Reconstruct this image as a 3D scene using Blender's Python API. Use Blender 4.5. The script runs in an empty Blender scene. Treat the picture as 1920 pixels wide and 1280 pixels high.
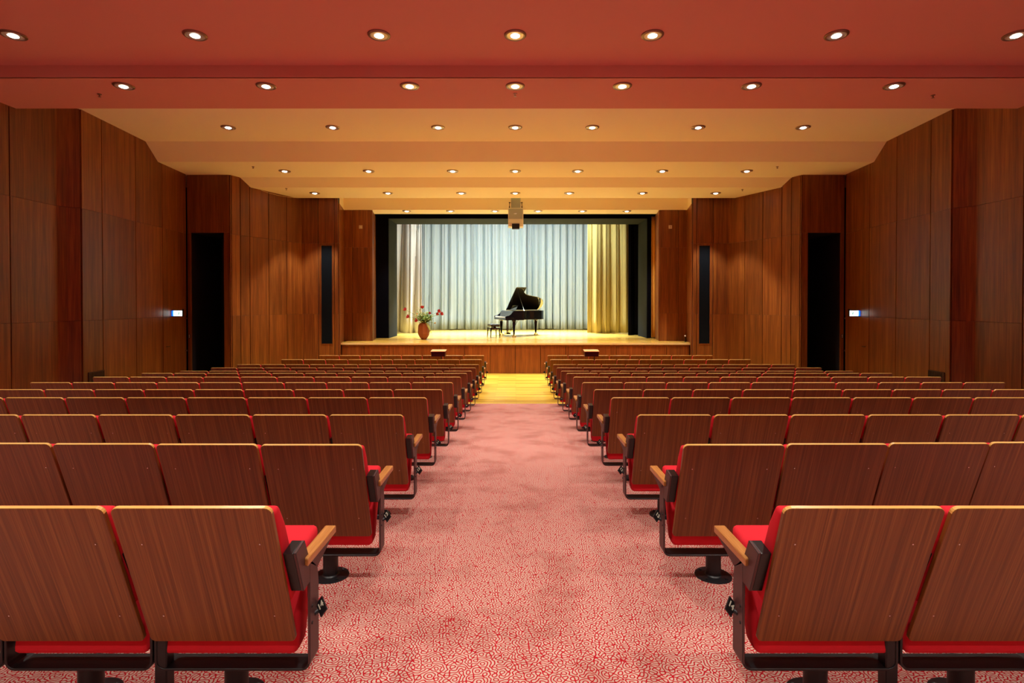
import bpy, bmesh, math, random
from mathutils import Vector, Matrix
random.seed(7)
PI = math.pi
C = bpy.context.scene.collection
SC = bpy.context.scene

# ------------------------------------------------------------------ camera, world, exposure
CAMX, EYE = -0.043, 2.145            # world z = 0 is the flat wooden floor before the stage
F = 1000.0                           # focal length in pixels of the 1920 x 1280 frame
VX, VY = 964.0, 567.0                # image of the straight-ahead horizontal direction
TILT = 0.011                         # camera looks down a hair; the rest is lens shift
cam = bpy.data.cameras.new('camera')
cam.sensor_width = 36.0
cam.lens = F / 1920.0 * 36.0
cam.shift_x = (960.0 - VX) / 1920.0
cam.shift_y = (VY + F * math.tan(TILT) - 640.0) / 1920.0
cam.clip_start = 0.05
camo = bpy.data.objects.new('camera', cam)
camo.location = (CAMX, 0.0, EYE)
camo.rotation_euler = (PI / 2 - TILT, 0, 0)
C.objects.link(camo)
SC.camera = camo
w = bpy.data.worlds.new('world')
SC.world = w
w.use_nodes = True
w.node_tree.nodes['Background'].inputs[0].default_value = (1.0, 0.72, 0.5, 1)
w.node_tree.nodes['Background'].inputs[1].default_value = 0.0
SC.view_settings.view_transform = 'Standard'
SC.view_settings.look = 'None'
SC.view_settings.gamma = 1.0
SC.view_settings.use_curve_mapping = False
SC.view_settings.exposure = 0.0
SC.cycles.max_bounces = 8
SC.cycles.diffuse_bounces = 6
SC.cycles.glossy_bounces = 3
SC.cycles.sample_clamp_indirect = 6.0
SC.cycles.use_denoising = True

HALL_W = 210.0      # power of one hall downlight
STAGE_W = 82.0     # power of one stage bank


def light(name, kind, loc, energy, color, target=None, parent=None, **kw):
    l = bpy.data.lights.new(name, kind)
    l.energy = energy
    l.color = color
    for k, v in kw.items():
        setattr(l, k, v)
    o = bpy.data.objects.new(name, l)
    o.location = loc
    if target is not None:
        d = Vector(target) - Vector(loc)
        o.rotation_euler = d.to_track_quat('-Z', 'Y').to_euler()
    C.objects.link(o)
    if parent:
        o.parent = parent
    return o


# stage banks: hidden above the black portal header, as in a real stage house
for x in (-2.5, -0.8, 0.9, 2.2):
    light('stage_bank', 'AREA', (x, 19.9, EYE + 3.4), STAGE_W, (0.82, 0.95, 1.0), (x * 1.15, 24.0, 1.3),
          shape='RECTANGLE', size=1.4, size_y=0.35, spread=2.8)
    light('stage_batten', 'AREA', (x, 21.2, EYE + 3.7), STAGE_W * 4.4, (0.80, 0.92, 1.0), (x * 1.1, 21.0, 0.9),
          shape='RECTANGLE', size=1.4, size_y=0.3, spread=1.2)


# ------------------------------------------------------------------ helpers
def X_at(px, Y):
    return (px - VX) / F * Y + CAMX


def Z_at(py, Y):
    return EYE + (VY - py) / F * Y


class MB:
    def __init__(self):
        self.v, self.f, self.m = [], [], []

    def add(self, vs, fs, mi=0):
        n = len(self.v)
        self.v += [tuple(p) for p in vs]
        self.f += [tuple(i + n for i in q) for q in fs]
        self.m += [mi] * len(fs)
        return self

    def box(self, x0, x1, y0, y1, z0, z1, mi=0):
        x0, x1 = min(x0, x1), max(x0, x1)
        y0, y1 = min(y0, y1), max(y0, y1)
        z0, z1 = min(z0, z1), max(z0, z1)
        vs = [(x0, y0, z0), (x1, y0, z0), (x1, y1, z0), (x0, y1, z0), (x0, y0, z1), (x1, y0, z1), (x1, y1, z1), (x0, y1, z1)]
        return self.add(vs, [(0, 3, 2, 1), (4, 5, 6, 7), (0, 1, 5, 4), (1, 2, 6, 5), (2, 3, 7, 6), (3, 0, 4, 7)], mi)

    def loft(self, rings, cap=True, mi=0, closed=True):
        n = len(rings[0])
        vs = [p for r in rings for p in r]
        fs = []
        for a in range(len(rings) - 1):
            for i in range(n if closed else n - 1):
                j = (i + 1) % n
                fs.append((a * n + i, a * n + j, (a + 1) * n + j, (a + 1) * n + i))
        if cap:
            fs.append(tuple(reversed(range(n))))
            fs.append(tuple(range((len(rings) - 1) * n, len(rings) * n)))
        return self.add(vs, fs, mi)

    def prism_x(self, poly, x0, x1, mi=0):      # poly of (y, z)
        return self.loft([[(x0, p[0], p[1]) for p in poly], [(x1, p[0], p[1]) for p in poly]], True, mi)

    def prism_z(self, poly, z0, z1, mi=0):      # poly of (x, y)
        return self.loft([[(p[0], p[1], z0) for p in poly], [(p[0], p[1], z1) for p in poly]], True, mi)

    def prism_y(self, poly, y0, y1, mi=0):      # poly of (x, z)
        return self.loft([[(p[0], y0, p[1]) for p in poly], [(p[0], y1, p[1]) for p in poly]], True, mi)

    def lathe(self, prof, c=(0, 0, 0), n=20, mi=0, cap=True):
        rings = [[(c[0] + r * math.cos(2 * PI * i / n), c[1] + r * math.sin(2 * PI * i / n), c[2] + z) for i in range(n)] for r, z in prof]
        return self.loft(rings, cap, mi)

    def tube(self, pts, r, n=8, mi=0):
        pts = [Vector(p) for p in pts]
        rs = r if isinstance(r, (list, tuple)) else [r] * len(pts)
        rings = []
        for i, p in enumerate(pts):
            a, b = pts[max(i - 1, 0)], pts[min(i + 1, len(pts) - 1)]
            d = (b - a).normalized()
            u = d.cross(Vector((0, 0, 1)))
            if u.length < 1e-3:
                u = Vector((1, 0, 0))
            u.normalize()
            v = d.cross(u)
            rings.append([p + rs[i] * (math.cos(2 * PI * k / n) * u + math.sin(2 * PI * k / n) * v) for k in range(n)])
        return self.loft(rings, True, mi)

    def ball(self, c, rx, ry, rz, n=10, m=6, mi=0):
        rings = []
        for j in range(m + 1):
            t = -PI / 2 + PI * (j + 0.001 if j == 0 else (j - 0.001 if j == m else j)) / m
            rings.append([(c[0] + rx * math.cos(t) * math.cos(2 * PI * i / n), c[1] + ry * math.cos(t) * math.sin(2 * PI * i / n), c[2] + rz * math.sin(t)) for i in range(n)])
        return self.loft(rings, True, mi)

    def xform(self, mat):
        self.v = [tuple(mat @ Vector(p)) for p in self.v]
        return self

    def mesh(self, name, mats, smooth=False, bevel=0.0, seg=2, fix=True):
        me = bpy.data.meshes.new(name)
        me.from_pydata(self.v, [], self.f)
        for m in (mats if isinstance(mats, (list, tuple)) else [mats]):
            me.materials.append(m)
        for p, mi in zip(me.polygons, self.m):
            p.material_index = mi
        if fix or bevel:
            bm = bmesh.new()
            bm.from_mesh(me)
            if fix:
                bmesh.ops.recalc_face_normals(bm, faces=bm.faces)
            if bevel:
                es = [e for e in bm.edges if len(e.link_faces) == 2 and e.calc_face_angle(0) > 0.6]
                bmesh.ops.bevel(bm, geom=es, offset=bevel, segments=seg, profile=0.5, affect='EDGES', clamp_overlap=True)
            bm.to_mesh(me)
            bm.free()
        if smooth:
            for p in me.polygons:
                p.use_smooth = True
            try:
                me.set_sharp_from_angle(angle=0.7)
            except Exception:
                pass
        me.update()
        return me

    def build(self, name, mats, parent=None, **kw):
        return link(name, self.mesh(name, mats, **kw), parent)


def link(name, me, parent=None):
    o = bpy.data.objects.new(name, me)
    C.objects.link(o)
    if parent is not None:
        o.parent = parent
    return o


def mirror(me, name):
    m2 = me.copy()
    m2.name = name
    m2.transform(Matrix.Scale(-1, 4, (1, 0, 0)))
    m2.flip_normals()
    return m2


def empty(name, loc=(0, 0, 0), rz=0.0):
    o = bpy.data.objects.new(name, None)
    o.location = loc
    o.rotation_euler = (0, 0, rz)
    o.empty_display_size = 0.1
    C.objects.link(o)
    return o


def tag(o, label=None, cat=None, group=None, kind=None):
    if label:
        o['label'] = label
    if cat:
        o['category'] = cat
    if group:
        o['group'] = group
    if kind:
        o['kind'] = kind
    return o


ORD = ['zeroth', 'first', 'second', 'third', 'fourth', 'fifth', 'sixth', 'seventh', 'eighth', 'ninth', 'tenth', 'eleventh', 'twelfth', 'thirteenth', 'fourteenth']


# ------------------------------------------------------------------ materials
def mat(name, col, rough=0.5, metal=0.0, spec=0.5, emit=None, estr=0.0):
    m = bpy.data.materials.new(name)
    m.use_nodes = True
    b = m.node_tree.nodes['Principled BSDF']
    b.inputs['Base Color'].default_value = (*col, 1)
    b.inputs['Roughness'].default_value = rough
    b.inputs['Metallic'].default_value = metal
    b.inputs['Specular IOR Level'].default_value = spec
    if emit:
        b.inputs['Emission Color'].default_value = (*emit, 1)
        b.inputs['Emission Strength'].default_value = estr
    return m


def nodes(m):
    nt = m.node_tree
    return nt, nt.nodes, nt.links, nt.nodes['Principled BSDF']


def ramp(N, stops):
    r = N.new('ShaderNodeValToRGB')
    e = r.color_ramp.elements
    while len(e) < len(stops):
        e.new(0.5)
    for el, (p, c) in zip(e, stops):
        el.position = p
        el.color = (*c, 1)
    return r


def wood(name, dark, mid, lite, scale=(28, 28, 1.1), rough=0.38, coord='Object', rnd=0.12, bump=0.04, fine=5.0):
    """veneer: streaks running along the axis whose scale is small"""
    m = mat(name, mid, rough)
    nt, N, L, b = nodes(m)
    tc = N.new('ShaderNodeTexCoord')
    oi = N.new('ShaderNodeObjectInfo')
    addv = N.new('ShaderNodeVectorMath')
    mul = N.new('ShaderNodeVectorMath')
    mul.operation = 'SCALE'
    comb = N.new('ShaderNodeCombineXYZ')
    for i in range(3):
        L.new(oi.outputs['Random'], comb.inputs[i])
    L.new(comb.outputs[0], mul.inputs[0])
    mul.inputs['Scale'].default_value = 37.0
    L.new(tc.outputs[coord], addv.inputs[0])
    L.new(mul.outputs[0], addv.inputs[1])
    mp = N.new('ShaderNodeMapping')
    mp.inputs['Scale'].default_value = scale
    L.new(addv.outputs[0], mp.inputs['Vector'])
    n1 = N.new('ShaderNodeTexNoise')
    n1.inputs['Scale'].default_value = 1.0
    n1.inputs['Detail'].default_value = 4.0
    n1.inputs['Roughness'].default_value = 0.62
    n1.inputs['Distortion'].default_value = 0.25
    L.new(mp.outputs[0], n1.inputs['Vector'])
    n2 = N.new('ShaderNodeTexNoise')
    n2.inputs['Scale'].default_value = fine
    n2.inputs['Detail'].default_value = 2.0
    L.new(mp.outputs[0], n2.inputs['Vector'])
    mx = N.new('ShaderNodeMix')
    mx.inputs['Factor'].default_value = 0.42
    L.new(n1.outputs['Fac'], mx.inputs[2])
    L.new(n2.outputs['Fac'], mx.inputs[3])
    r = ramp(N, [(0.30, dark), (0.50, mid), (0.70, lite)])
    L.new(mx.outputs[0], r.inputs['Fac'])
    hs = N.new('ShaderNodeHueSaturation')
    mr = N.new('ShaderNodeMapRange')
    mr.inputs['To Min'].default_value = 1.0 - rnd
    mr.inputs['To Max'].default_value = 1.0 + rnd
    L.new(oi.outputs['Random'], mr.inputs['Value'])
    L.new(mr.outputs[0], hs.inputs['Value'])
    L.new(r.outputs['Color'], hs.inputs['Color'])
    L.new(hs.outputs['Color'], b.inputs['Base Color'])
    bp = N.new('ShaderNodeBump')
    bp.inputs['Strength'].default_value = bump
    bp.inputs['Distance'].default_value = 0.002
    L.new(mx.outputs[0], bp.inputs['Height'])
    L.new(bp.outputs[0], b.inputs['Normal'])
    return m


WALLW = wood('cherry_veneer', (0.085, 0.021, 0.004), (0.190, 0.053, 0.008), (0.32, 0.112, 0.017), (11, 11, 0.35), 0.36, rnd=0.14)
STAGEW = wood('stage_front_veneer', (0.11, 0.023, 0.004), (0.21, 0.052, 0.008), (0.32, 0.095, 0.015), (10, 10, 0.4), 0.36, rnd=0.10)
CHAIRW = wood('seat_back_veneer', (0.098, 0.031, 0.006), (0.207, 0.073, 0.013), (0.35, 0.148, 0.030), (95, 1.2, 0.9), 0.34, rnd=0.10, bump=0.06, fine=3.0)
PLYEDGE = wood('plywood_edge', (0.64, 0.35, 0.075), (0.76, 0.46, 0.12), (0.84, 0.55, 0.17), (3, 60, 60), 0.28, rnd=0.05)
ARMW = wood('oiled_armrest_wood', (0.32, 0.12, 0.03), (0.50, 0.21, 0.055), (0.62, 0.30, 0.09), (50, 2.5, 50), 0.32, rnd=0.08)
FABRIC = mat('red_wool', (0.68, 0.020, 0.034), 0.85, spec=0.2)
BLACKM = mat('black_metal', (0.006, 0.006, 0.008), 0.42)
BROWNM = mat('brown_lacquered_steel', (0.085, 0.036, 0.036), 0.5)
BLACKP = mat('black_plastic', (0.004, 0.005, 0.006), 0.3)
CHROME = mat('chrome', (0.75, 0.74, 0.72), 0.18, 1.0)
WHITEINK = mat('cream_print', (0.85, 0.83, 0.66), 0.6)
BACKING = mat('black_backing', (0.006, 0.004, 0.004), 0.8)
CEIL_BOUNCE = mat('red_bounce_plaster', (0.74, 0.33, 0.28), 0.75, spec=0.2)  # red light bounced off seats and carpet, put into the plaster colour
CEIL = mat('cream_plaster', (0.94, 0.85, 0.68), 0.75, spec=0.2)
BEZEL = mat('bronze_bezel', (0.30, 0.20, 0.15), 0.35, 0.7)
DISH = mat('reflector_dish', (0.85, 0.75, 0.62), 0.25, 0.6)
BULB = mat('lamp_glow', (1, 1, 1), 0.5, emit=(1.0, 0.90, 0.78), estr=14.0)
DARKPAINT = mat('dark_paint', (0.006, 0.006, 0.010), 0.6)
DARKDOOR = mat('dark_door_paint', (0.004, 0.005, 0.010), 0.45)
VELVET = mat('black_velvet', (0.003, 0.003, 0.006), 0.95, spec=0.03)
PORTAL = mat('charcoal_portal', (0.009, 0.012, 0.0115), 0.85, spec=0.2)
SPKCLOTH = mat('speaker_cloth', (0.004, 0.006, 0.009), 0.9, spec=0.08)
BACKCLOTH = mat('pale_grey_curtain', (0.51, 0.60, 0.62), 0.8, spec=0.2)
SIDECLOTH = mat('olive_gold_curtain', (0.46, 0.37, 0.12), 0.8, spec=0.2)
LEFTCLOTH = mat('cream_curtain', (0.62, 0.59, 0.50), 0.8, spec=0.2)
ORANGECLOTH = mat('amber_curtain', (0.55, 0.27, 0.04), 0.8, spec=0.2)
PLATE = mat('pale_plate', (0.62, 0.50, 0.40), 0.5)
PROJ = mat('projector_shell', (0.78, 0.82, 0.78), 0.45)
PROJF = mat('projector_grille', (0.42, 0.50, 0.52), 0.6)
PIANO = mat('black_lacquer', (0.004, 0.004, 0.006), 0.08, spec=0.6)
GOLD = mat('gold_plate', (0.62, 0.42, 0.12), 0.35, 0.8)
BRASS = mat('brass', (0.75, 0.52, 0.20), 0.25, 1.0)
IVORY = mat('ivory', (0.80, 0.78, 0.70), 0.3)
LEATHER = mat('black_leather', (0.012, 0.012, 0.014), 0.35)
TERRA = mat('terracotta', (0.30, 0.078, 0.018), 0.6)
PETALR = mat('red_petal', (0.50, 0.008, 0.02), 0.5)
PETALY = mat('yellow_petal', (0.75, 0.48, 0.06), 0.5)
LEAF = mat('leaf_green', (0.15, 0.30, 0.05), 0.5)
LEAFL = mat('pale_leaf_green', (0.42, 0.50, 0.13), 0.5)
GRILLE = mat('dark_vent_wood', (0.050, 0.014, 0.006), 0.5)  # added emissive cap that throws the blue glow onto the wall
SIGNW = mat('sign_glow', (1, 1, 1), 0.4, emit=(0.80, 1.0, 0.95), estr=2.2)
SIGNG = mat('sign_green', (0.02, 0.30, 0.18), 0.4, emit=(0.05, 0.42, 0.25), estr=0.6)
SIGNB = mat('sign_blue_glow', (0.05, 0.3, 0.8), 0.4, emit=(0.0, 0.13, 0.85), estr=1.6)


def carpet_mat():
    m = mat('worm_pattern_carpet', (0.6, 0.2, 0.2), 0.95, spec=0.1)
    nt, N, L, b = nodes(m)
    g = N.new('ShaderNodeNewGeometry')
    ds = N.new('ShaderNodeTexNoise')
    ds.inputs['Scale'].default_value = 9.0
    ds.inputs['Detail'].default_value = 1.0
    L.new(g.outputs['Position'], ds.inputs['Vector'])
    wv = N.new('ShaderNodeVectorMath')
    wv.operation = 'MULTIPLY_ADD'
    wv.inputs[1].default_value = (0.022, 0.022, 0.0)
    L.new(ds.outputs['Color'], wv.inputs[0])
    L.new(g.outputs['Position'], wv.inputs[2])
    rc = random.Random(12)

    def math_(op, x, y=None):
        q = N.new('ShaderNodeMath')
        q.operation = op
        for i, v in enumerate((x, y)):
            if v is None:
                continue
            if isinstance(v, (int, float)):
                q.inputs[i].default_value = v
            else:
                L.new(v, q.inputs[i])
        return q.outputs[0]
    acc = grad = None
    k0 = 2 * PI / 0.0245
    for i in range(8):                       # equal-length waves in many directions; their zero lines are the worms
        a = PI * (i + rc.uniform(-0.3, 0.3)) / 8
        kk = k0 * rc.uniform(0.90, 1.10)
        kv = (kk * math.cos(a), kk * math.sin(a), 0.0)
        dt = N.new('ShaderNodeVectorMath')
        dt.operation = 'DOT_PRODUCT'
        dt.inputs[1].default_value = kv
        L.new(wv.outputs[0], dt.inputs[0])
        th = math_('ADD', dt.outputs['Value'], rc.uniform(0, 6.28))
        sn, cs = math_('SINE', th), math_('COSINE', th)
        sc = N.new('ShaderNodeVectorMath')
        sc.operation = 'SCALE'
        sc.inputs[0].default_value = kv
        L.new(cs, sc.inputs['Scale'])
        if acc is None:
            acc, grad = sn, sc.outputs[0]
        else:
            acc = math_('ADD', acc, sn)
            va = N.new('ShaderNodeVectorMath')
            va.operation = 'ADD'
            L.new(grad, va.inputs[0])
            L.new(sc.outputs[0], va.inputs[1])
            grad = va.outputs[0]
    ln = N.new('ShaderNodeVectorMath')
    ln.operation = 'LENGTH'
    L.new(grad, ln.inputs[0])
    dist = math_('DIVIDE', math_('ABSOLUTE', acc), math_('ADD', ln.outputs['Value'], 60.0))
    mr = N.new('ShaderNodeMapRange')
    mr.inputs['From Min'].default_value = 0.0020
    mr.inputs['From Max'].default_value = 0.0030
    L.new(dist, mr.inputs['Value'])
    r = ramp(N, [(0.0, (0.46, 0.008, 0.018)), (1.0, (0.60, 0.46, 0.38))])
    L.new(mr.outputs[0], r.inputs['Fac'])
    # trodden, soiled patches
    n2 = N.new('ShaderNodeTexNoise')
    n2.inputs['Scale'].default_value = 2.6
    n2.inputs['Detail'].default_value = 5.0
    n2.inputs['Roughness'].default_value = 0.65
    L.new(g.outputs['Position'], n2.inputs['Vector'])
    r2 = ramp(N, [(0.36, (0.80, 0.70, 0.68)), (0.52, (1, 1, 1))])
    L.new(n2.outputs['Fac'], r2.inputs['Fac'])
    mx = N.new('ShaderNodeMix')
    mx.data_type = 'RGBA'
    mx.blend_type = 'MULTIPLY'
    mx.inputs[0].default_value = 1.0
    L.new(r.outputs['Color'], mx.inputs[6])
    L.new(r2.outputs['Color'], mx.inputs[7])
    L.new(mx.outputs[2], b.inputs['Base Color'])
    return m


def parquet_mat(name, c1, c2, gap, bw=1.3, rh=0.12, rough=0.3, spec=0.5):
    m = mat(name, c1, rough, spec=spec)
    nt, N, L, b = nodes(m)
    g = N.new('ShaderNodeNewGeometry')
    br = N.new('ShaderNodeTexBrick')
    br.inputs['Scale'].default_value = 1.0
    br.inputs['Brick Width'].default_value = bw
    br.inputs['Row Height'].default_value = rh
    br.inputs['Mortar Size'].default_value = 0.002
    br.inputs['Color1'].default_value = (*c1, 1)
    br.inputs['Color2'].default_value = (*c2, 1)
    br.inputs['Mortar'].default_value = (*gap, 1)
    br.inputs['Bias'].default_value = 0.0
    br.offset = 0.37
    L.new(g.outputs['Position'], br.inputs['Vector'])
    mp = N.new('ShaderNodeMapping')
    mp.inputs['Scale'].default_value = (1.2, 30, 30)
    L.new(g.outputs['Position'], mp.inputs['Vector'])
    n = N.new('ShaderNodeTexNoise')
    n.inputs['Detail'].default_value = 3.0
    n.inputs['Scale'].default_value = 1.0
    L.new(mp.outputs[0], n.inputs['Vector'])
    r = ramp(N, [(0.3, (0.78, 0.74, 0.66)), (0.7, (1.08, 1.06, 1.0))])
    L.new(n.outputs['Fac'], r.inputs['Fac'])
    mx = N.new('ShaderNodeMix')
    mx.data_type = 'RGBA'
    mx.blend_type = 'MULTIPLY'
    mx.inputs[0].default_value = 1.0
    L.new(br.outputs['Color'], mx.inputs[6])
    L.new(r.outputs['Color'], mx.inputs[7])
    L.new(mx.outputs[2], b.inputs['Base Color'])
    return m


def speckle(m, s=220.0, amt=0.12):
    """fine plaster / fabric tooth"""
    nt, N, L, b = nodes(m)
    g = N.new('ShaderNodeNewGeometry')
    n = N.new('ShaderNodeTexNoise')
    n.inputs['Scale'].default_value = s
    n.inputs['Detail'].default_value = 2.0
    L.new(g.outputs['Position'], n.inputs['Vector'])
    bp = N.new('ShaderNodeBump')
    bp.inputs['Strength'].default_value = amt
    bp.inputs['Distance'].default_value = 0.003
    L.new(n.outputs['Fac'], bp.inputs['Height'])
    L.new(bp.outputs[0], b.inputs['Normal'])
    return m


CARPET = carpet_mat()
FLOORW = parquet_mat('honey_parquet', (0.80, 0.59, 0.085), (0.55, 0.33, 0.033), (0.22, 0.11, 0.015))
STAGEF = parquet_mat('stage_boards', (0.74, 0.49, 0.10), (0.65, 0.40, 0.075), (0.25, 0.13, 0.03), bw=2.4, rh=0.14, rough=0.2, spec=0.8)
for mm_ in (CEIL, CEIL_BOUNCE, FABRIC, TERRA, PORTAL, SPKCLOTH):
    speckle(mm_)

# ------------------------------------------------------------------ main dimensions
DROP = [0.647, 0.715, 0.775, 0.834, 0.925, 1.000, 1.070, 1.148, 1.240, 1.302, 1.352, 1.352, 1.352]  # seat tops below the eye
SEAT_H = 0.793
ROWY = [1.667 + 0.993 * i for i in range(13)]
BASEY = 0.29
FLOORP = [(y + BASEY, EYE - d - SEAT_H) for y, d in zip(ROWY, DROP)]     # floor profile through the seat feet


def floor_z(Y):
    if Y <= FLOORP[0][0]:
        return FLOORP[0][1] + (FLOORP[0][0] - Y) * 0.0625
    for (a, za), (b, zb) in zip(FLOORP, FLOORP[1:]):
        if Y <= b:
            return za + (zb - za) * (Y - a) / (b - a)
    return 0.0


ST_H = 1.226                        # stage floor below the eye
STZ = EYE - ST_H
STY = 16.13                         # stage front
HA, HB = EYE + 1.754, EYE - 0.341   # the two horizontal joints of the wall veneer
BACKY = -4.5

# ------------------------------------------------------------------ floors
ys = [BACKY] + [p[0] for p in FLOORP if p[0] < 11.0] + [11.08]
rings = []
for y in ys:
    z = floor_z(y)
    rings.append([(-8.55, y, z - 0.12), (8.55, y, z - 0.12), (8.55, y, z), (-8.55, y, z)])
o = MB().loft(rings).build('carpet', CARPET)
tag(o, kind='structure')
ys = [11.08, 11.89, STY + 0.05]
rings = []
for y in ys:
    z = floor_z(y) - 0.004
    rings.append([(-8.6, y, z - 0.12), (8.6, y, z - 0.12), (8.6, y, z), (-8.6, y, z)])
o = MB().loft(rings).build('floor', FLOORW)
tag(o, kind='structure')

# ------------------------------------------------------------------ ceiling: stepped plaster panels
ceil = empty('ceiling')
tag(ceil, kind='structure')
CT = 0.03


def ceil_piece(name, y0, h0, y1, h1, xw=8.9, t=CT, m=None):
    d = Vector((0, y1 - y0, h1 - h0)).normalized()
    n = Vector((0, -d.z, d.y)) if d.y > 0.3 else Vector((0, 1, 0))      # up / away
    a, b = Vector((0, y0, EYE + h0)), Vector((0, y1, EYE + h1))
    r = []
    for x in (-xw, xw):
        r.append([(x, a.y, a.z), (x, b.y, b.z), (x, b.y + n.y * t, b.z + n.z * t), (x, a.y + n.y * t, a.z + n.z * t)])
    return MB().loft(r).build(name, m or CEIL, ceil)


HAc, HBc, HCc, HDc, HEc, HFc = 3.40, 3.23, 3.59, 3.26, 3.06, 2.95
ceil_piece('ceiling_panel', BACKY - 0.2, HAc, 7.69, HAc, m=CEIL_BOUNCE)
ceil_piece('riser', 7.69, HAc, 7.69, HBc, m=CEIL_BOUNCE)
ceil_piece('ceiling_panel', 7.695, HBc, 8.92, HBc, m=CEIL_BOUNCE)
ceil_piece('riser', 8.92 - CT, HCc + CT, 8.92 - CT, HBc + CT, m=CEIL_BOUNCE)
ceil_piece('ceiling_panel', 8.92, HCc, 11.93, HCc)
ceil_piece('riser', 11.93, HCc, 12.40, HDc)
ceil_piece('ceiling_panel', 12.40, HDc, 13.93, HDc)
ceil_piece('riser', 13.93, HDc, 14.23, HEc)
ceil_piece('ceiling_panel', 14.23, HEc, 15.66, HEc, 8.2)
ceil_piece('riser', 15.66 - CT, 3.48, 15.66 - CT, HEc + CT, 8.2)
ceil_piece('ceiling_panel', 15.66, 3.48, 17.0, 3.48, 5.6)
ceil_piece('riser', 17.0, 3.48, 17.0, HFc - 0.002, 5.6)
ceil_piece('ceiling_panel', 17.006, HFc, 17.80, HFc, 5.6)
for s in (-1, 1):                                                     # plaster cheeks of the recess
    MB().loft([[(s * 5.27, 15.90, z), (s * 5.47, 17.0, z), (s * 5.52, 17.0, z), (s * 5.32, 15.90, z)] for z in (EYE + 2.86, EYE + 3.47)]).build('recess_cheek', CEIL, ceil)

# ------------------------------------------------------------------ panelled walls
TOPZ = EYE + 3.72
GAP = 0.018


def frac_px(p, q, px):
    """parameter along plan line p-q (left side) whose image column is px"""
    k = (px - VX) / F
    (x0, y0), (x1, y1) = p, q
    x0 -= CAMX
    x1 -= CAMX
    return (k * y0 - x0) / ((x1 - x0) - k * (y1 - y0))


def panel_run(parent, p, q, cuts, zb, zt, s, joints=None, m=WALLW, thick=0.03, skip=None, gap=GAP):
    """veneer panels between plan points p and q (given for the left side, s=-1 keeps it, s=+1 mirrors), each piece an object"""
    P, Q = Vector((p[0], p[1])), Vector((q[0], q[1]))
    d = (Q - P).normalized()
    n = Vector((d.y, -d.x))                       # into the room for the left side walked towards the stage
    Lg = (Q - P).length
    ts = [0.0] + list(cuts) + [1.0]
    joints = [HB, HA] if joints is None else joints
    zs = [zb] + [z for z in joints if zb < z < zt] + [zt]
    # backing
    a, b = P, Q
    A, B = P - n * 0.12, Q - n * 0.12
    pl = [(v.x * (-s), v.y) for v in (a, b, B, A)]
    MB().prism_z(pl, zb, zt).build('backing', BACKING, parent)
    for i in range(len(ts) - 1):
        a = P + d * (ts[i] * Lg + (gap / 2 if i else 0.002))
        b = P + d * (ts[i + 1] * Lg - (gap / 2 if i < len(ts) - 2 else 0.002))
        for j in range(len(zs) - 1):
            if skip and (i, j) in skip:
                continue
            z0 = zs[j] + (0.0015 if j else 0)
            z1 = zs[j + 1] - (0.0015 if j < len(zs) - 2 else 0)
            pl = [(v.x * (-s), v.y) for v in (a, b, b + n * thick, a + n * thick)]
            MB().prism_z(pl, z0, z1).build('panel', m, parent, bevel=0.002, seg=1)
    return d, n, Lg


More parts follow.
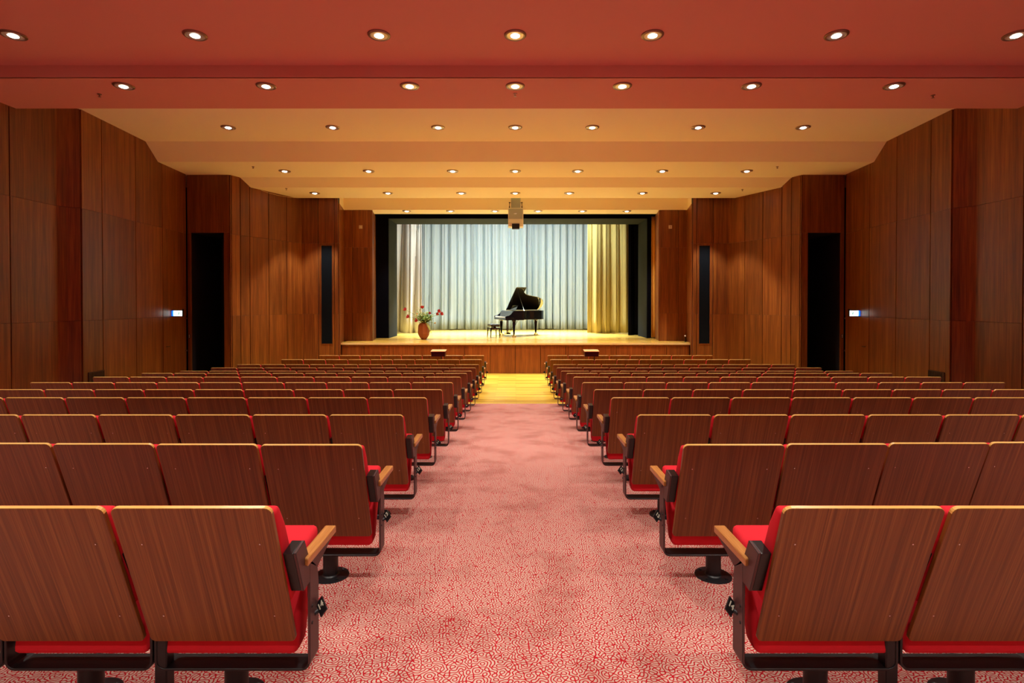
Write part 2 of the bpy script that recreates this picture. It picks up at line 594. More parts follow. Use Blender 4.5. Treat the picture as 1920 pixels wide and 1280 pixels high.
RX = -8.37
for s, side in ((-1, 'left'), (1, 'right')):
    wl = empty('wall_' + side)
    tag(wl, kind='structure')
    # rear straight run (panel fronts at RX + 0.03)
    p, q = (RX, BACKY), (RX, 9.70)
    step = 0.907
    cuts = []
    y = frac_px(p, q, 17.0)
    L = q[1] - p[1]
    k = y
    while k > 0.02:
        cuts.append(k)
        k -= step / L
    cuts = sorted(cuts)
    panel_run(wl, p, q, cuts, -0.1, TOPZ, s)
    # the two angled strips that step forward
    panel_run(wl, (RX, 9.70), (-8.29, 9.83), [], -0.1, TOPZ, s)
    panel_run(wl, (-8.29, 9.83), (-8.13, 9.96), [], -0.1, TOPZ, s)
    p, q = (-8.13, 9.96), (-8.43, 13.60)
    cuts = [frac_px(p, q, 190.0), frac_px(p, q, 253.0), frac_px(p, q, 303.0)]
    ts3 = cuts[2]
    d, n, Lg = panel_run(wl, p, q, cuts, -0.1, TOPZ, s, skip={(3, 0)})
    # pier with the dark doorway
    PY = 13.66
    x0, x1 = -8.40, -7.33
    o0, o1 = -8.32, -7.47
    oh = EYE + 1.785
    sg = -s
    MB().box(x0 * sg, o0 * sg, PY, PY + 0.04, -0.1, oh).build('panel', WALLW, wl)
    MB().box(o1 * sg, x1 * sg, PY, PY + 0.04, -0.1, oh).build('panel', WALLW, wl)
    MB().box(x0 * sg, x1 * sg, PY, PY + 0.04, oh + 0.002, TOPZ).build('panel', WALLW, wl)
    m = MB()
    m.box(o0 * sg, (o0 - 0.05) * sg, PY + 0.04, PY + 1.5, -0.05, oh + 0.05)
    m.box(o1 * sg, (o1 + 0.05) * sg, PY + 0.04, PY + 1.5, -0.05, oh + 0.05)
    m.box(o0 * sg, o1 * sg, PY + 1.45, PY + 1.5, -0.05, oh + 0.05)
    m.box(o0 * sg, o1 * sg, PY + 0.04, PY + 1.45, oh, oh + 0.05)
    m.build('alcove', DARKPAINT, wl)
    # lighter angled bay
    p, q = (-7.33, 13.68), (-6.36, 15.88)
    cuts = [frac_px(p, q, x) for x in (433.5, 450.0, 467.6, 503.0, 536.5)]
    panel_run(wl, p, q, cuts, -0.1, TOPZ - 0.2, s, gap=0.018)
    # proscenium flank facing the hall
    p, q = (-6.36, 15.88), (-5.27, 15.88)
    cuts = [frac_px(p, q, 597.5), frac_px(p, q, 628.0)]
    panel_run(wl, p, q, cuts, -0.1, EYE + 3.12, s, gap=0.016)
    # return to the stage and the wing panels
    panel_run(wl, (-5.27, 15.90), (-5.50, 17.05), [], -0.1, EYE + 2.95, s)
    panel_run(wl, (-5.50, 17.05), (-4.60, 17.05), [0.33], STZ, EYE + 2.945, s, gap=0.012)
    panel_run(wl, (-4.60, 17.05), (-4.80, 18.25), [], STZ, EYE + 2.945, s)
    # flush wooden door in the last bay, and the small dark door inside the alcove
    a = Vector((-8.13, 9.96)) + d * (ts3 * Lg + 0.008)
    b = Vector((-8.13, 9.96)) + d * (Lg - 0.02)
    dr = MB().prism_z([(v.x * sg, v.y) for v in (a + n * 0.002, b + n * 0.002, b + n * 0.032, a + n * 0.032)], floor_z(13) + 0.01, HB - 0.004).build('door_1' if s < 0 else 'door_2', WALLW, bevel=0.002, seg=1)
    tag(dr, kind='structure')
    for z in (HB - 0.06, EYE - 1.22):
        c = b + n * 0.04
        MB().box(c.x * sg - 0.03, c.x * sg + 0.03, c.y - 0.05, c.y + 0.05, z - 0.02, z + 0.02).build('hinge', CHROME, dr, bevel=0.005)
    c = a + n * 0.06 + d * 0.08
    MB().tube([(c.x * sg, c.y, EYE - 1.05), (c.x * sg, c.y + 0.12, EYE - 1.05)], 0.009).build('door_handle', BLACKM, dr)
    dd = MB().box(-8.31 * sg, -7.72 * sg, PY + 1.405, PY + 1.445, 0.0, EYE + 0.83).build('door_3' if s < 0 else 'door_4', DARKDOOR, bevel=0.003, seg=1)
    tag(dd, kind='structure')
    m = MB()
    for xa, xb, za, zb in ((-8.315, -7.68, EYE + 0.83, EYE + 0.87), (-7.72, -7.68, 0.0, EYE + 0.83)):
        m.box(xa * sg, xb * sg, PY + 1.39, PY + 1.445, za, zb)
    m.build('door_frame', DARKPAINT, dd)
    MB().tube([(-7.80 * sg, PY + 1.38, 1.0), (-7.90 * sg, PY + 1.38, 1.0)], 0.009).build('door_handle', BLACKM, dd)

# rear wall behind the camera
wr = empty('wall_rear')
tag(wr, kind='structure')
MB().box(-8.6, 8.6, BACKY - 0.2, BACKY - 0.1, 0.5, TOPZ).build('backing', BACKING, wr)
for i in range(18):
    x = -8.37 + i * 0.93
    MB().box(x + 0.007, x + 0.923, BACKY - 0.1, BACKY - 0.07, floor_z(BACKY), TOPZ - 0.3).build('panel', WALLW, wr)

# ------------------------------------------------------------------ stage
st = empty('wall_stage_front')
tag(st, kind='structure')
MB().box(-5.3, 5.3, STY + 0.05, STY + 0.15, -0.05, STZ - 0.05).build('backing', BACKING, st)
xs = [-5.27] + [X_at(966.2 + 47.4 * k, STY) for k in range(-6, 7)] + [5.27]
for a, b in zip(xs, xs[1:]):
    MB().box(a + 0.006, b - 0.006, STY + 0.02, STY + 0.05, 0.0, STZ - 0.10).build('panel', STAGEW, st, bevel=0.002, seg=1)
MB().box(-5.27, 5.27, STY + 0.02, STY + 0.05, STZ - 0.094, STZ - 0.055).build('top_rail', STAGEW, st)
sf = MB().box(-5.36, 5.36, STY, 25.2, STZ - 0.05, STZ).build('stage_floor', STAGEF)
tag(sf, kind='structure')
LIP = mat('stage_lip', (0.80, 0.62, 0.30), 0.35)
MB().box(-5.28, 5.28, STY - 0.012, STY, STZ - 0.05, STZ + 0.003).build('nosing', LIP, sf)
# stage house
sh = empty('wall_stage_house')
tag(sh, kind='structure')
m = MB()
m.box(-6.8, 6.8, 25.2, 25.3, STZ - 0.1, EYE + 4.2)
m.build('back_wall', DARKPAINT, sh)
for s in (-1, 1):
    MB().box(s * 6.7, s * 6.8, 18.3, 25.2, STZ - 0.1, EYE + 4.2).build('side_wall', DARKPAINT, sh)
    MB().box(s * 5.36, s * 6.8, 18.3, 25.2, STZ - 0.1, STZ - 0.02).build('wing_floor', DARKPAINT, sh)
    MB().box(s * 4.80, s * 6.8, 18.30, 18.36, STZ, EYE + 4.2).build('return_wall', DARKPAINT, sh)
MB().box(-6.8, 6.8, 17.8, 25.3, EYE + 4.2, EYE + 4.3).build('grid_ceiling', DARKPAINT, sh)
MB().box(-6.8, 6.8, 17.83, 17.88, HFc + EYE + 0.002, EYE + 4.2).build('fascia', DARKPAINT, sh)
# black portal: front leaf and charcoal reveal
PL, PR, PH = -4.36, 4.53, EYE + 2.885
po = empty('stage_portal', (0, 18.4, STZ))
tag(po, 'black portal framing the stage opening in front of the curtains', 'portal')


def portal_part(name, m, *bx):
    b = MB()
    for x0, x1, y0, y1, z0, z1 in bx:
        b.box(x0, x1, y0 - 18.4, y1 - 18.4, z0 - STZ, z1 - STZ)
    return b.build(name, m, po)


portal_part('side_leaf', VELVET, (-4.82, PL, 18.34, 18.40, STZ, PH))
portal_part('side_leaf', VELVET, (PR, 4.72, 18.34, 18.40, STZ, PH))
portal_part('header', VELVET, (-4.82, 4.80, 18.34, 18.40, PH, EYE + 4.0))
portal_part('reveal', PORTAL, (PL - 0.04, PL, 18.402, 19.68, STZ, PH))
portal_part('reveal', PORTAL, (PR, PR + 0.04, 18.402, 19.68, STZ, PH))
portal_part('reveal', PORTAL, (PL, PR, 18.402, 19.73, PH, PH + 0.04))
portal_part('socket', CHROME, (PR - 0.006, PR, 18.9, 18.94, STZ + 0.21, STZ + 0.25))

# ------------------------------------------------------------------ curtains


def curtain(name, x0, x1, Y, z0, z1, m, label, wl=0.36, amp=0.075, seed=0, gather=0.0, group=None, hem=None, lean=0.0):
    rnd = random.Random(seed)
    ph = [rnd.uniform(0, 6.28) for _ in range(5)]
    n = max(24, int(abs(x1 - x0) / 0.016))
    nz = 10
    vs, fs = [], []
    for j in range(nz + 1):
        t = j / nz
        z = z0 + (z1 - z0) * t
        for i in range(n + 1):
            u = i / n
            x = x0 + (x1 - x0) * u
            a = amp * (1.0 - 0.35 * t)
            f1 = abs(math.sin(PI * x / wl + ph[0] + 0.9 * math.sin(1.7 * x + ph[1]) + 0.25 * math.sin(2.2 * t + x)))
            f2 = abs(math.sin(PI * x / (wl * 0.43) + ph[2] + 1.2 * math.sin(0.9 * x + ph[3])))
            y = a * (1.0 - 2.0 * f1 ** 0.62 + 0.5 * (0.6 - f2 ** 0.7) + 0.6 * math.sin(2 * PI * x / (wl * 2.7) + ph[4]))
            zz = z + (0.018 * math.sin(3.1 * x + ph[1]) if j == 0 else 0)
            xx = x + lean * t * (1 - u) + 0.25 * a * math.sin(2 * PI * x / wl + ph[0] + 1.3)
            vs.append((xx, y, zz))
    for j in range(nz):
        for i in range(n):
            fs.append((j * (n + 1) + i, j * (n + 1) + i + 1, (j + 1) * (n + 1) + i + 1, (j + 1) * (n + 1) + i))
    mb = MB().add(vs, fs)
    cx = (x0 + x1) / 2
    mb.v = [(p[0] - cx, p[1], p[2] - z0) for p in mb.v]
    me = mb.mesh(name, m, smooth=True, fix=False)
    o = link(name, me)
    o.location = (cx, Y, z0)
    md = o.modifiers.new('cloth thickness', 'SOLIDIFY')
    md.thickness = 0.006
    tag(o, label, 'curtain', group)
    return o


CZ0, CZ1 = STZ + 0.02, EYE + 3.9
curtain('stage_curtain', -5.6, 0.53, 24.05, CZ0, CZ1, BACKCLOTH, 'pale grey pleated back curtain behind the flower vase, ending behind the piano', 0.37, 0.16, 3)
curtain('stage_curtain', 0.42, 5.6, 24.30, CZ0, CZ1, BACKCLOTH, 'pale grey pleated back curtain between the piano lid and the olive curtain', 0.35, 0.16, 11)
curtain('stage_curtain', -5.2, -3.75, 21.45, CZ0, CZ1, LEFTCLOTH, 'narrow cream side curtain with deep brown folds behind the flower vase', 0.50, 0.15, 5, lean=0.12)
curtain('stage_curtain', 2.86, 4.75, 21.15, CZ0, CZ1, SIDECLOTH, 'olive gold pleated side curtain hanging at the end of the stage opposite the vase', 0.44, 0.10, 8)
curtain('stage_curtain', 4.22, 5.0, 19.98, CZ0, CZ1, VELVET, 'black masking curtain beside the olive gold side curtain', 0.28, 0.05, 21)
curtain('stage_curtain', 4.63, 4.76, 18.19, CZ0, EYE + 2.93, ORANGECLOTH, 'thin amber curtain edge between the black portal and the wooden wing', 0.10, 0.02, 2)

# ------------------------------------------------------------------ downlights
BEZ = MB()
BEZ.lathe([(0.142, 0.0), (0.142, -0.010), (0.134, -0.018), (0.112, -0.020), (0.106, -0.014)], n=28, cap=False)
BEZ_ME = BEZ.mesh('bezel', BEZEL, smooth=True)
DI_ME = MB().lathe([(0.107, -0.016), (0.085, -0.009), (0.058, -0.004)], n=28, cap=True).mesh('dish', DISH, smooth=True)
BU_ME = MB().lathe([(0.062, -0.006), (0.058, -0.018), (0.040, -0.028), (0.012, -0.032)], n=20, cap=True).mesh('bulb', BULB, smooth=True)


def downlight(x, Y, h, label, grp, power=HALL_W, col=(1.0, 0.92, 0.82), cone=1.85, blend=0.9):
    d = empty('ceiling_downlight', (x, Y, EYE + h))
    tag(d, label, 'lamp', grp)
    link('bezel', BEZ_ME, d)
    link('reflector', DI_ME, d)
    link('bulb', BU_ME, d)
    light('lamp', 'SPOT', (0, 0, -0.05), power, col, parent=d, spot_size=cone, spot_blend=blend, shadow_soft_size=0.05)
    return d


PXROWS = [
    (HAc, 68.0, [30, 369, 712, 966, 1222, 1565, 1900]),
    (HBc, 162.5, [235, 501, 769, 966, 1166, 1407, 1673]),
    (HCc, 239.5, [430, 625, 822, 966, 1110, 1308, 1504]),
    (HDc, 321.0, [535, 692, 849, 966, 1083, 1241, 1399]),
    (HEc, 362.0, [591, 728, 865, 966, 1067, 1204, 1341]),
    (HFc, 395.5, [763, 845, 928, 1009, 1092, 1175]),
]
WHERE = ['first ceiling row from the camera', 'second ceiling row from the camera', 'third ceiling row from the camera', 'fourth ceiling row from the camera', 'fifth ceiling row from the camera', 'short ceiling row above the stage']
GAIN = [(1.05, 1.2, 0.7), (1.1, 1.2, 0.7), (1.2, 1.1, 0.55), (1.55, 1.25, 0.5), (1.95, 1.25, 0.4), (1.7, 1.6, 0.6)]   # dimmed brighter towards the stage
for (h, py, xs), wh, (gain, cone, blend) in zip(PXROWS, WHERE, GAIN):
    Y = h / ((VY - py) / F)
    n = len(xs)
    for i, px in enumerate(xs):
        if n == 7 and i == 3:
            pos = 'middle one'
        elif i < n / 2:
            pos = ORD[i + 1] + ' from the flower-vase side'
        else:
            pos = ORD[n - i] + ' from the olive-curtain side'
        downlight(X_at(px, Y), Y, h, 'round downlight, ' + wh + ', ' + pos, 'downlights in the stepped ceiling', HALL_W * gain, cone=cone, blend=blend)
# the same lamps go on in the flat ceiling over and behind the camera
for Y in (4.1, 1.3, -1.5):
    for k in (-3.65, -1.85, 0.0, 1.85, 3.65):
        downlight(k * 1.6, Y, HAc, 'round recessed downlight above the rows behind the picture', 'downlights behind the camera', HALL_W * (1.2 if Y > 3 else 1.6))

# small sprinklers and the sensor
for px, py, h, lab in ((190, 178, HBc, 'small sprinkler head on the second ceiling step, flower-vase side'), (1746, 180, HBc, 'small sprinkler head on the second ceiling step, olive-curtain side'),
                       (966, 177, HBc, 'small white sensor just below the middle downlight of the second ceiling row'),
                       (476, 313, HDc, 'small sprinkler head on the fourth ceiling step, flower-vase side'), (1456, 313, HDc, 'small sprinkler head on the fourth ceiling step, olive-curtain side'),
                       (538, 353.5, HEc, 'small sprinkler head on the fifth ceiling step, flower-vase side'), (1391, 355.5, HEc, 'small sprinkler head on the fifth ceiling step, olive-curtain side')):
    Y = h / ((VY - py) / F)
    sens = 'sensor' in lab
    s_ = empty('ceiling_sensor' if sens else 'sprinkler_head', (X_at(px, Y), Y, EYE + h))
    tag(s_, lab, 'sensor' if sens else 'sprinkler', None if sens else 'sprinkler heads')
    MB().lathe([(0.03, 0.0), (0.03, -0.01), (0.02, -0.014)], n=12).build('collar', PLATE if sens else BEZEL, s_)
    MB().lathe([(0.008, -0.013), (0.008, -0.04), (0.022, -0.042), (0.022, -0.046)], n=10).build('nozzle', PLATE if sens else BEZEL, s_)

# ------------------------------------------------------------------ auditorium seats
TV = Vector((0, 0.19, -0.541)).normalized()      # down the seat back
FV = Vector((0, 0.541, 0.19)).normalized()       # forward normal of the back
TOP = Vector((0, 0, SEAT_H))
BL = 0.573


def back_pt(x, s, f):
    return TOP + Vector((x, 0, 0)) + TV * s + FV * f


def rrect(hw, s0, s1, r0, r1, n=4):
    pts = []
    for cx, cs, a0, r in ((hw, s0, -90, r0), (hw, s1, 0, r1), (-hw, s1, 90, r1), (-hw, s0, 180, r0)):
        sx = 1 if cx > 0 else -1
        ss = 1 if cs == s0 else -1
        for i in range(n + 1):
            a = math.radians(a0 + 90 * i / n)
            pts.append((cx - sx * r + r * math.cos(a), cs + ss * r + r * math.sin(a)))
    return pts


def mk_panel():
    rr = [(x - 0.0085, q) for x, q in rrect(0.2535, 0.0, BL, 0.022, 0.018)]
    m = MB()
    a = [back_pt(x, s, 0) for x, s in rr]
    b = [back_pt(x, s, 0.016) for x, s in rr]
    m.loft([a, b], True, 0)
    k = len(rr)
    for i in range(k):
        c = (a[i] + a[(i + 1) % k]) / 2
        m.m[i] = 1 if c.z > SEAT_H - 0.03 else 0
    me = m.mesh('back_panel', [CHAIRW, PLYEDGE], bevel=0.0018, seg=1)
    return me


def mk_screws():
    m = MB()
    for x in (-0.19, 0.19):
        for s in (0.14, 0.45):
            c = back_pt(x, s, -0.001)
            m.loft([[c + Vector((0.0024 * math.cos(t), 0, 0)) + TV * (0.0024 * math.sin(t)) - FV * d for t in [k * PI / 4 for k in range(8)]] for d in (0.0, 0.0015)])
    return m.mesh('screws', CHROME)


def cushion_back():
    m = MB()
    hw, ox = 0.2495, -0.0055
    secs = [(0.032, 0.018, 0.062), (0.12, 0.018, 0.082), (0.26, 0.018, 0.090), (0.42, 0.018, 0.078)]
    rings = [[back_pt(ox - hw, s, f0), back_pt(ox + hw, s, f0), back_pt(ox + hw, s, f1), back_pt(ox - hw, s, f1)] for s, f0, f1 in secs]
    m.loft(rings)
    return m.mesh('back_cushion', FABRIC, smooth=True, bevel=0.016, seg=3)


def cushion_seat():
    m = MB()
    hw = 0.243
    secs = [(0.205, 0.295, 0.190), (0.235, 0.345, 0.33), (0.27, 0.40, 0.47), (0.315, 0.435, 0.555)]
    rings = [[(-hw, a, z), (hw, a, z), (hw, b, z + 0.012), (-hw, b, z + 0.012)] for a, b, z in secs]
    m.loft(rings)
    return m.mesh('seat_cushion', FABRIC, smooth=True, bevel=0.022, seg=3)


UY0, UY1, UZ = 0.203, 0.287, 0.147


def u_bar(m, x0, x1, up0, up1, t=0.009, r=0.035):
    """flat steel bar bent into a U, from side x0 (up to up0) to x1 (up to up1)"""
    out, inn = [], []

    def arc(cx, cz, rr, a0, a1):
        return [(cx + rr * math.cos(a0 + (a1 - a0) * k / 5), cz + rr * math.sin(a0 + (a1 - a0) * k / 5)) for k in range(6)]
    zb = UZ - t
    out = [(x0, up0)] + arc(x0 + r, zb + r, r, PI, 1.5 * PI) + arc(x1 - r, zb + r, r, 1.5 * PI, 2 * PI) + [(x1, up1)]
    inn = [(x0 + t, up0)] + arc(x0 + r, zb + r, r - t, PI, 1.5 * PI) + arc(x1 - r, zb + r, r - t, 1.5 * PI, 2 * PI) + [(x1 - t, up1)]
    k = len(out)
    vs = []
    for y in (UY0, UY1):
        vs += [(p[0], y, p[1]) for p in out] + [(p[0], y, p[1]) for p in inn]
    fs = []
    for i in range(k - 1):
        fs += [(i, i + 1, k + i + 1, k + i), (2 * k + i + 1, 2 * k + i, 3 * k + i, 3 * k + i + 1), (i + 1, i, 2 * k + i, 2 * k + i + 1), (k + i, k + i + 1, 3 * k + i + 1, 3 * k + i)]
    fs += [(0, k, 3 * k, 2 * k), (k - 1, 2 * k + k - 1, 3 * k + k - 1, k + k - 1)]
    m.add(vs, fs)


YPLATE = [(0.2025, 0.40), (0.2875, 0.40), (0.276, 0.474), (0.44, 0.518), (0.44, 0.533), (0.187, 0.533), (0.157, 0.624), (0.083, 0.612), (0.149, 0.452), (0.178, 0.456)]


def y_plate(m, x0, x1):
    m.prism_x(YPLATE[1:6] + [(0.2025, 0.533), (0.2025, 0.40)], x0, x1)
    m.prism_x([(0.203, 0.534), (0.157, 0.624), (0.083, 0.612), (0.149, 0.452), (0.178, 0.456), (0.203, 0.456)], x0, x1)


def mk_frame(aisle):
    m = MB()
    if aisle:
        u_bar(m, -0.262, 0.290, 0.43, 0.425)
        y_plate(m, 0.2803, 0.2907)
    else:
        u_bar(m, -0.262, 0.262, 0.43, 0.43)
        y_plate(m, 0.2535, 0.262)
    if aisle:
        for z in (0.30, 0.36):
            m.loft([[(xx, 0.222 + 0.006 * math.cos(t), z + 0.006 * math.sin(t)) for t in [k * PI / 4 for k in range(8)]] for xx in (0.289, 0.294)])
        m.m = [1 if min(m.v[i][0] for i in f) > 0.2795 else 0 for f in m.f]
    return m.mesh('frame', [BLACKM, BROWNM], bevel=0.0015, seg=1)


def mk_hinge(xa, xb, xc):
    m = MB()
    m.prism_x([(0.083, 0.612), (0.157, 0.624), (0.205, 0.500), (0.149, 0.452)], xb, xc)
    if xa is not None:
        m.prism_x([(0.110, 0.594), (0.155, 0.602), (0.195, 0.505), (0.160, 0.475)], xa, xb)
    return m.mesh('hinge_box', BLACKP, bevel=0.003, seg=2)


def mk_arm(x0, x1):
    m = MB()
    m.prism_z([(x0, 0.170), (x1 - 0.004, 0.150), (x1, 0.43), (x0, 0.43)], 0.534, 0.562)
    return m.mesh('armrest', ARMW, bevel=0.005, seg=2)


def mk_pedestal():
    m = MB()
    m.lathe([(0.098, -0.006), (0.098, 0.008), (0.090, 0.012), (0.046, 0.014), (0.040, 0.020), (0.040, 0.139)], (0, BASEY - 0.03, 0), n=20)
    for k in range(4):
        a = PI / 4 + k * PI / 2
        m.lathe([(0.009, 0.010), (0.009, 0.018), (0.005, 0.020)], (0.075 * math.cos(a), BASEY - 0.03 + 0.075 * math.sin(a), 0), n=8)
    return m.mesh('pedestal', BLACKM, smooth=True)


def mk_post():
    m = MB()
    m.box(-0.264, -0.220, 0.206, 0.252, 0.012, 0.45)
    m.box(-0.264, -0.212, 0.18, 0.30, -0.002, 0.012)
    m.tube([(-0.222, 0.28, 0.02), (-0.205, 0.28, 0.02)], 0.012)
    return m.mesh('support_post', BLACKM, bevel=0.004, seg=1)


def mk_endplate():
    m = MB()
    y_plate(m, -0.275, -0.266)
    m.box(-0.275, -0.266, UY0, UY1, 0.165, 0.41)
    return m.mesh('end_standard', BROWNM)


SEAT = {}
for s, key in ((-1, 'L'), (1, 'R')):
    base = {
        'back_panel': mk_panel(), 'screws': mk_screws(), 'back_cushion': cushion_back(), 'seat_cushion': cushion_seat(),
        'frame': mk_frame(False), 'frame_aisle': mk_frame(True),
        'hinge_box': mk_hinge(None, 0.245, 0.2665), 'hinge_aisle': mk_hinge(0.212, 0.246, 0.2808),
        'armrest': mk_arm(0.232, 0.2665), 'armrest_aisle': mk_arm(0.264, 0.308),
        'pedestal': mk_pedestal(), 'support_post': mk_post(), 'end_standard': mk_endplate(), 'armrest_end': mk_arm(-0.29, -0.25), 'hinge_end': mk_hinge(None, -0.266, -0.235)}
    SEAT[key] = base if s < 0 else {k: mirror(v, k) for k, v in base.items()}

TAGM = mat('row_tag_black', (0.012, 0.012, 0.014), 0.45)
TAG_ME = {}


def tag_frame(s):
    """plate of 48 x 72 mm held out into the aisle, tilted up towards people coming down it; s=-1 left block, +1 right"""
    if s < 0:
        d1, d2 = Vector((0.0213, 0.0, 0.031)), Vector((0.0323, -0.040, -0.0236))
        o = Vector((0.284, 0.278, 0.333))
    else:
        d1, d2 = Vector((0.0213, 0.0, -0.031)), Vector((-0.0323, -0.040, -0.0236))
        o = Vector((-0.3053, 0.278, 0.364))
    nrm = d2.cross(d1).normalized()
    return o, d1, d2, nrm


for s in (-1, 1):
    o, d1, d2, nn = tag_frame(s)
    m = MB()
    q = [o, o + d1, o + d1 + d2, o + d2]
    m.loft([[p - nn * 0.003 for p in q], [p + nn * 0.002 for p in q]])
    base = o + d2 * 0.35 + (d1 * 0.2 if s < 0 else d1 * 0.8)
    m.tube([base - nn * 0.003, base - nn * 0.02, (0.287 * (-s), 0.25, base.z - 0.015)], 0.008, 8)
    TAG_ME[s] = m.mesh('row_tag', TAGM)


def number_obj(txt, s, parent):
    cu = bpy.data.curves.new('row_number', 'FONT')
    cu.body = txt
    cu.size = 0.030
    cu.align_x = 'CENTER'
    cu.align_y = 'CENTER'
    cu.extrude = 0.0004
    cu.offset = 0.0009
    cu.materials.append(WHITEINK)
    tmp = bpy.data.objects.new('tmp', cu)
    C.objects.link(tmp)
    bpy.context.view_layer.update()
    me = bpy.data.meshes.new_from_object(tmp.evaluated_get(bpy.context.evaluated_depsgraph_get()))
    bpy.data.objects.remove(tmp)
    me.name = 'row_number'
    ob = bpy.data.objects.new('row_number', me)
    C.objects.link(ob)
    o, d1, d2, nn = tag_frame(s)
    c = o + d1 * 0.5 + d2 * 0.42 + nn * 0.0028
    ux = d1.normalized()
    uy = -d2.normalized()
    M = Matrix((ux, uy, nn)).transposed().to_4x4()
    M.translation = c
    ob.matrix_basis = M
    ob.parent = parent
    return ob


NSEAT = [3, 5, 7, 8, 10, 10, 10, 10, 10, 10, 10, 9, 8]
PITCH = 0.53
AISLE = 0.808
for r in range(13):
    Y = ROWY[r]
    z = EYE - DROP[r] - SEAT_H
    for s, key, side in ((-1, 'L', 'flower-vase'), (1, 'R', 'olive-curtain')):
        for k in range(NSEAT[r]):
            x = s * (AISLE + 0.245 + PITCH * k)
            yy = Y
            if r == 1:
                yy += 0.036 * PITCH * k * (1.0 if s > 0 else 0.55)
            c = empty('auditorium_seat', (x, yy, z + (floor_z(yy + BASEY) - floor_z(Y + BASEY))))
            rowtxt = 'back row' if r == 0 else ('front row by the stage' if r == 12 else ORD[r + 1] + ' row from the back')
            pos = 'on the aisle' if k == 0 else ORD[k + 1] + ' from the aisle'
            tag(c, 'wood-backed red seat, %s, %s, %s side' % (rowtxt, pos, side), 'seat', 'auditorium seats on the %s side' % side)
            S = SEAT[key]
            a = k == 0
            end = k == NSEAT[r] - 1 and r >= 4
            bp = link('back_panel', S['back_panel'], c)
            if r < 4:
                tag(link('screws', S['screws'], bp), kind='stuff')
            link('back_cushion', S['back_cushion'], c)
            link('seat_cushion', S['seat_cushion'], c)
            link('frame', S['frame_aisle' if a else 'frame'], c)
            link('hinge_box', S['hinge_aisle' if a else 'hinge_box'], c)
            link('armrest', S['armrest_aisle' if a else 'armrest'], c)
            link('pedestal', S['pedestal'], c)
            if a:
                link('support_post', S['support_post'], c)
                t = link('row_tag', TAG_ME[s], c)
                if r < 8:
                    number_obj(str(14 - r), s, t)
            if end:
                link('end_standard', S['end_standard'], c)
                link('armrest', S['armrest_end'], c)
                link('hinge_box', S['hinge_end'], c)

# ------------------------------------------------------------------ grand piano
PA = math.radians(18)
KF = Vector((X_at(926.5, 20.1), 20.1, STZ))
pn = empty('grand_piano', KF, PA)
tag(pn, 'black lacquered grand piano with its lid propped open on the stage', 'piano')
# local: +x towards the tail, -y towards the audience (v = -y)
W_ = 1.46
OUT = [(0.30, 0.0), (0.30, W_), (0.62, W_), (0.70, W_ - 0.03), (0.78, W_ - 0.14), (0.85, W_ - 0.30), (0.94, W_ - 0.41), (1.08, W_ - 0.48), (1.26, W_ - 0.53), (1.45, W_ - 0.59), (1.62, W_ - 0.68), (1.75, W_ - 0.84), (1.82, W_ - 1.04), (1.83, W_ - 1.20), (1.79, 0.10), (1.72, 0.0)]
m = MB()
m.prism_z([(u, -v) for u, v in OUT], 0.60, 0.93)
m.box(0.0, 0.32, -W_, 0.0, 0.60, 0.675)
m.build('case', PIANO, pn, bevel=0.006, seg=2)
INN = [(0.46, 0.04), (0.46, W_ - 0.04), (0.62, W_ - 0.04), (0.74, W_ - 0.12), (0.82, W_ - 0.34), (0.93, W_ - 0.47), (1.08, W_ - 0.54), (1.45, W_ - 0.65), (1.60, W_ - 0.73), (1.70, W_ - 0.87), (1.77, W_ - 1.06), (1.78, W_ - 1.22), (1.70, 0.05)]
MB().prism_z([(u, -v) for u, v in INN], 0.925, 0.934).build('iron_frame', GOLD, pn)
for v0 in (0.0, W_ - 0.07):
    MB().prism_y([(0.0, 0.675), (0.0, 0.72), (0.03, 0.745), (0.12, 0.76), (0.20, 0.81), (0.27, 0.90), (0.32, 0.925), (0.32, 0.675)], -v0 - 0.07, -v0).build('key_cheek', PIANO, pn, bevel=0.004)
MB().box(0.02, 0.165, -W_ + 0.075, -0.075, 0.676, 0.722).build('white_keys', IVORY, pn)
m = MB()
for i in range(51):
    if i % 7 in (2, 6):
        continue
    y = -0.085 - i * (W_ - 0.16) / 51 - 0.02
    m.box(0.065, 0.165, y - 0.006, y + 0.006, 0.7225, 0.734)
tag(m.build('black_keys', PIANO, pn), kind='stuff')
MB().prism_y([(0.17, 0.70), (0.165, 0.73), (0.27, 0.90), (0.31, 0.925), (0.31, 0.70)], -W_ + 0.072, -0.072).build('fallboard', PIANO, pn, bevel=0.004)
# music desk
m = MB()
m.loft([[(0.50, -0.38, 0.94), (0.50, -1.08, 0.94), (0.515, -1.08, 0.94), (0.515, -0.38, 0.94)], [(0.60, -0.40, 1.13), (0.60, -1.06, 1.13), (0.615, -1.06, 1.13), (0.615, -0.40, 1.13)]])
m.build('music_desk', PIANO, pn, bevel=0.004)
# lid, hinged along the spine, opened towards the audience
LID = [(0.46, 0.0)] + [(0.46, W_ + 0.01), (0.63, W_ + 0.01)] + [(u + 0.015, v + 0.01) for u, v in OUT[3:14]] + [(1.80, 0.09), (1.73, 0.0)]
ang = math.radians(33)


def lid_pt(u, v, t):
    return (u, -v * math.cos(ang) - t * math.sin(ang) * -1 * -1, 0.94 + v * math.sin(ang) + t * math.cos(ang))


